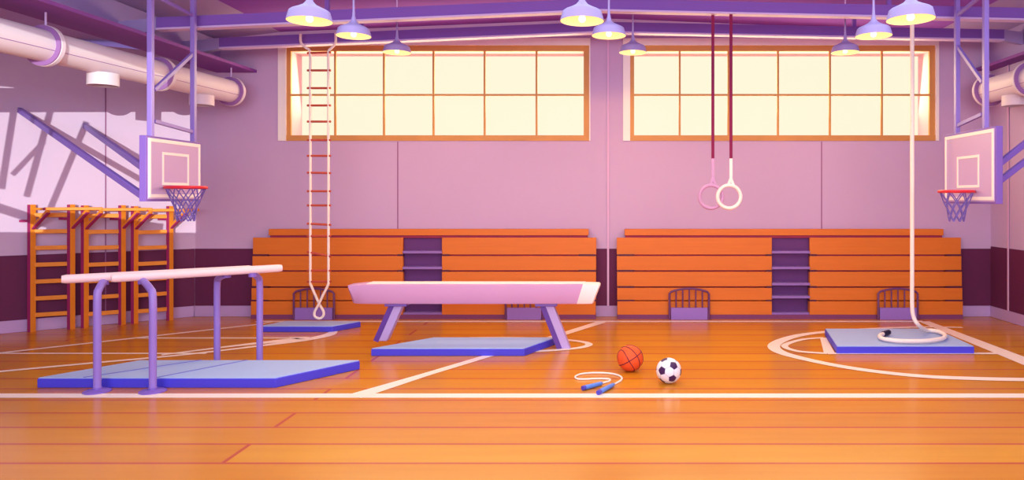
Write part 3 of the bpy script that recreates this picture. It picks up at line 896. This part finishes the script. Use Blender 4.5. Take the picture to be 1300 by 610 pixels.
gring(905, 902.6, 10.645, M_RING2, 'shade-tinted mauve gymnastic ring on a maroon strap, partly behind the cream ring')

# ------------------------------------------------------------------ climbing rope
dR = 10.61
xR = (1158 - CX) * dR / FL
ztR = B1[1].z + (B1[2].z - B1[1].z) * (xR / B1[2].x) + .0
zm = .156
t = thing('climbing_rope', 'thick white climbing rope hanging onto the right mat', 'rope', (xR, dR, .11))
pts = [Vector((xR, dR, ztR)), Vector((xR, dR, 4)), Vector((xR, dR, 3)), Vector((xR, dR, 2)), Vector((xR, dR, 1.1)), P(1158, 388, dR), P(1160, 403, dR), P(1166, 413, dR)]
for x, y in ((1177, 419.8), (1190, 421.0), (1199, 425), (1198, 429.5), (1185, 432.3), (1165, 433.5), (1140, 433), (1121, 430.5), (1117, 427), (1121, 424.4)):
    pts.append(F(x, y, zm))
sp = smooth_path(pts, 6)
for p in sp:
    p.z = max(p.z, zm - .002)
m = MB(); m.tube(sp, .03, seg=12); m.obj('rope', M_ROPE, t)
e = F(1121, 424.4, zm); e2 = F(1128.5, 422.2, zm)
m = MB(); m.tube([e, e2], .04, seg=14); m.obj('whipping', M_BLACK, t, bevel=.006, label='dark bound rope end')
m = MB(); m.tube([(xR, dR, ztR - .06), (xR, dR, ztR + .005)], [.04, .05], seg=14); m.obj('ceiling_clamp', M_METALD, t)

# ------------------------------------------------------------------ balls
r = .165; c = P(800, 455, 9.02); c.z = r
me = MB()
t = thing('basketball', 'orange basketball lying on the floor beside the jump rope', 'ball', (c.x, c.y, 0))
seg = 48; rg = 28
prof = [(r * math.sin(PI * i / rg) if 0 < i < rg else 0.0, -r * math.cos(PI * i / rg)) for i in range(rg + 1)]
me.lathe(prof, c, seg); me.obj('ball_shell', M_BBALL, t)
rot = Matrix.Rotation(math.radians(-28), 3, 'X') @ Matrix.Rotation(math.radians(38), 3, 'Y') @ Matrix.Rotation(math.radians(12), 3, 'Z')
rot = (Vector((.50, -.80, .33)).normalized().to_track_quat('Z', 'Y').to_matrix()) @ Matrix.Rotation(math.radians(25), 3, 'Z')
m = MB(); N = 72
def ring_pts(fn): return [c + rot @ (fn(2 * PI * k / N).normalized() * r * 1.0) for k in range(N)]
sr = .005
m.tube(ring_pts(lambda a: Vector((math.cos(a), 0, math.sin(a)))), sr, closed=True, seg=6)
m.tube(ring_pts(lambda a: Vector((0, math.cos(a), math.sin(a)))), sr, closed=True, seg=6)
for s in (-1, 1):
    m.tube(ring_pts(lambda a: Vector((s * (.62 + .0 * math.cos(a)) , math.cos(a) * .78, math.sin(a) * .78)) if False else
                    Vector((s * (.34 + .34 * math.sin(a) ** 2), math.cos(a) * .9, math.sin(a) * .75))), sr, closed=True, seg=6)
m.obj('seams', M_BSEAM, t)

r = .15; c = P(849, 471, 8.43); c.z = r
bm = bmesh.new(); bmesh.ops.create_icosphere(bm, subdivisions=1, radius=1)
bmesh.ops.bevel(bm, geom=list(bm.verts), offset=100 / 3, offset_type='PERCENT', affect='VERTICES', segments=1)
panels = [([v.co.copy() for v in f.verts]) for f in bm.faces]; bm.free()
m = MB()
rot = Matrix.Rotation(math.radians(20), 3, 'Z') @ Matrix.Rotation(math.radians(-22), 3, 'X')
# bring one pentagon to the lower front right as in a match ball lying on its side
pent = [p for p in panels if len(p) == 5]; p0 = sum(pent[0], Vector()) / 5
tgt = Vector((.22, -.85, -.44)).normalized()
rot = (p0.normalized().rotation_difference(tgt)).to_matrix()
rot = Matrix.Rotation(math.radians(30), 3, tgt) @ rot
for p in panels:
    n = len(p); cen = sum(p, Vector()) / n
    K = 6
    grid_v = []; rings_ = []
    vs = [cen]; fs = []
    for i in range(1, K + 1):
        f = i / K * .975
        for a in range(n):
            for j in range(i):
                q = p[a].lerp(p[(a + 1) % n], j / i); vs.append(cen + (q - cen) * f)
    out = []
    for v in vs:
        u = v.normalized()
        fr_ = ((v - cen).length / max((q - cen).length for q in p))
        out.append(c + rot @ (u * r * (1.0 - .02 * max(0, fr_ - .88) / .12)))
    st = [0] + [1 + n * i * (i - 1) // 2 for i in range(1, K + 2)]
    for i in range(1, K + 1):
        for a in range(n):
            for j in range(i):
                o1 = st[i] + a * i + j; o2 = st[i] + (a * i + j + 1) % (n * i)
                if i == 1:
                    fs.append((0, o1, o2)); continue
                pi_ = i - 1
                in1 = st[pi_] + (a * pi_ + j) % (n * pi_)
                fs.append((in1, o1, o2))
                if j < pi_:
                    in2 = st[pi_] + (a * pi_ + j + 1) % (n * pi_); fs.append((in1, o2, in2))
    m.add(out, fs, 1 if n == 5 else 0)
t = thing('football', 'white football with dark plum pentagons on the floor right of the basketball', 'ball', (c.x, c.y, 0))
m.obj('panels', [M_SW, M_SB], t)
m = MB(); prof = [(r * .985 * math.sin(PI * i / 20) if 0 < i < 20 else 0.0, -r * .985 * math.cos(PI * i / 20)) for i in range(21)]
m.lathe(prof, c, 36); m.obj('bladder', M_NET, t)

# ------------------------------------------------------------------ jump rope
t = thing('jump_rope', 'white jump rope with two blue handles curled on the floor', 'jump rope', F(770, 487))
zj = .012
pp = [(764.5, 487), (769, 485.6), (774, 484), (774, 482), (768, 481.3), (755, 481.2), (743, 481.8), (733, 481.4), (730.5, 478.5), (738, 475.2), (753, 473.8), (770, 474.2), (782, 476), (789, 479.5), (788, 483.5), (779.5, 488.3)]
m = MB(); m.tube(smooth_path([F(x, y, zj) for x, y in pp], 6), .0115, seg=8); m.obj('cord', M_ROPE, t)
for a, b_ in (((741, 493), (764.5, 487)), ((760.5, 498.5), (779.5, 488.3))):
    A, B_ = F(*a, .028), F(*b_, .028)
    m = MB(); m.tube([A, A.lerp(B_, .1), A.lerp(B_, .5), A.lerp(B_, .92), B_], [.024, .028, .026, .023, .014], seg=16); h = m.obj('handle', M_HAND, t)
    m = MB(); m.tube([A.lerp(B_, -.06), A.lerp(B_, .06)], [.026, .029], seg=16); m.obj('end_cap', M_HANDE, h)
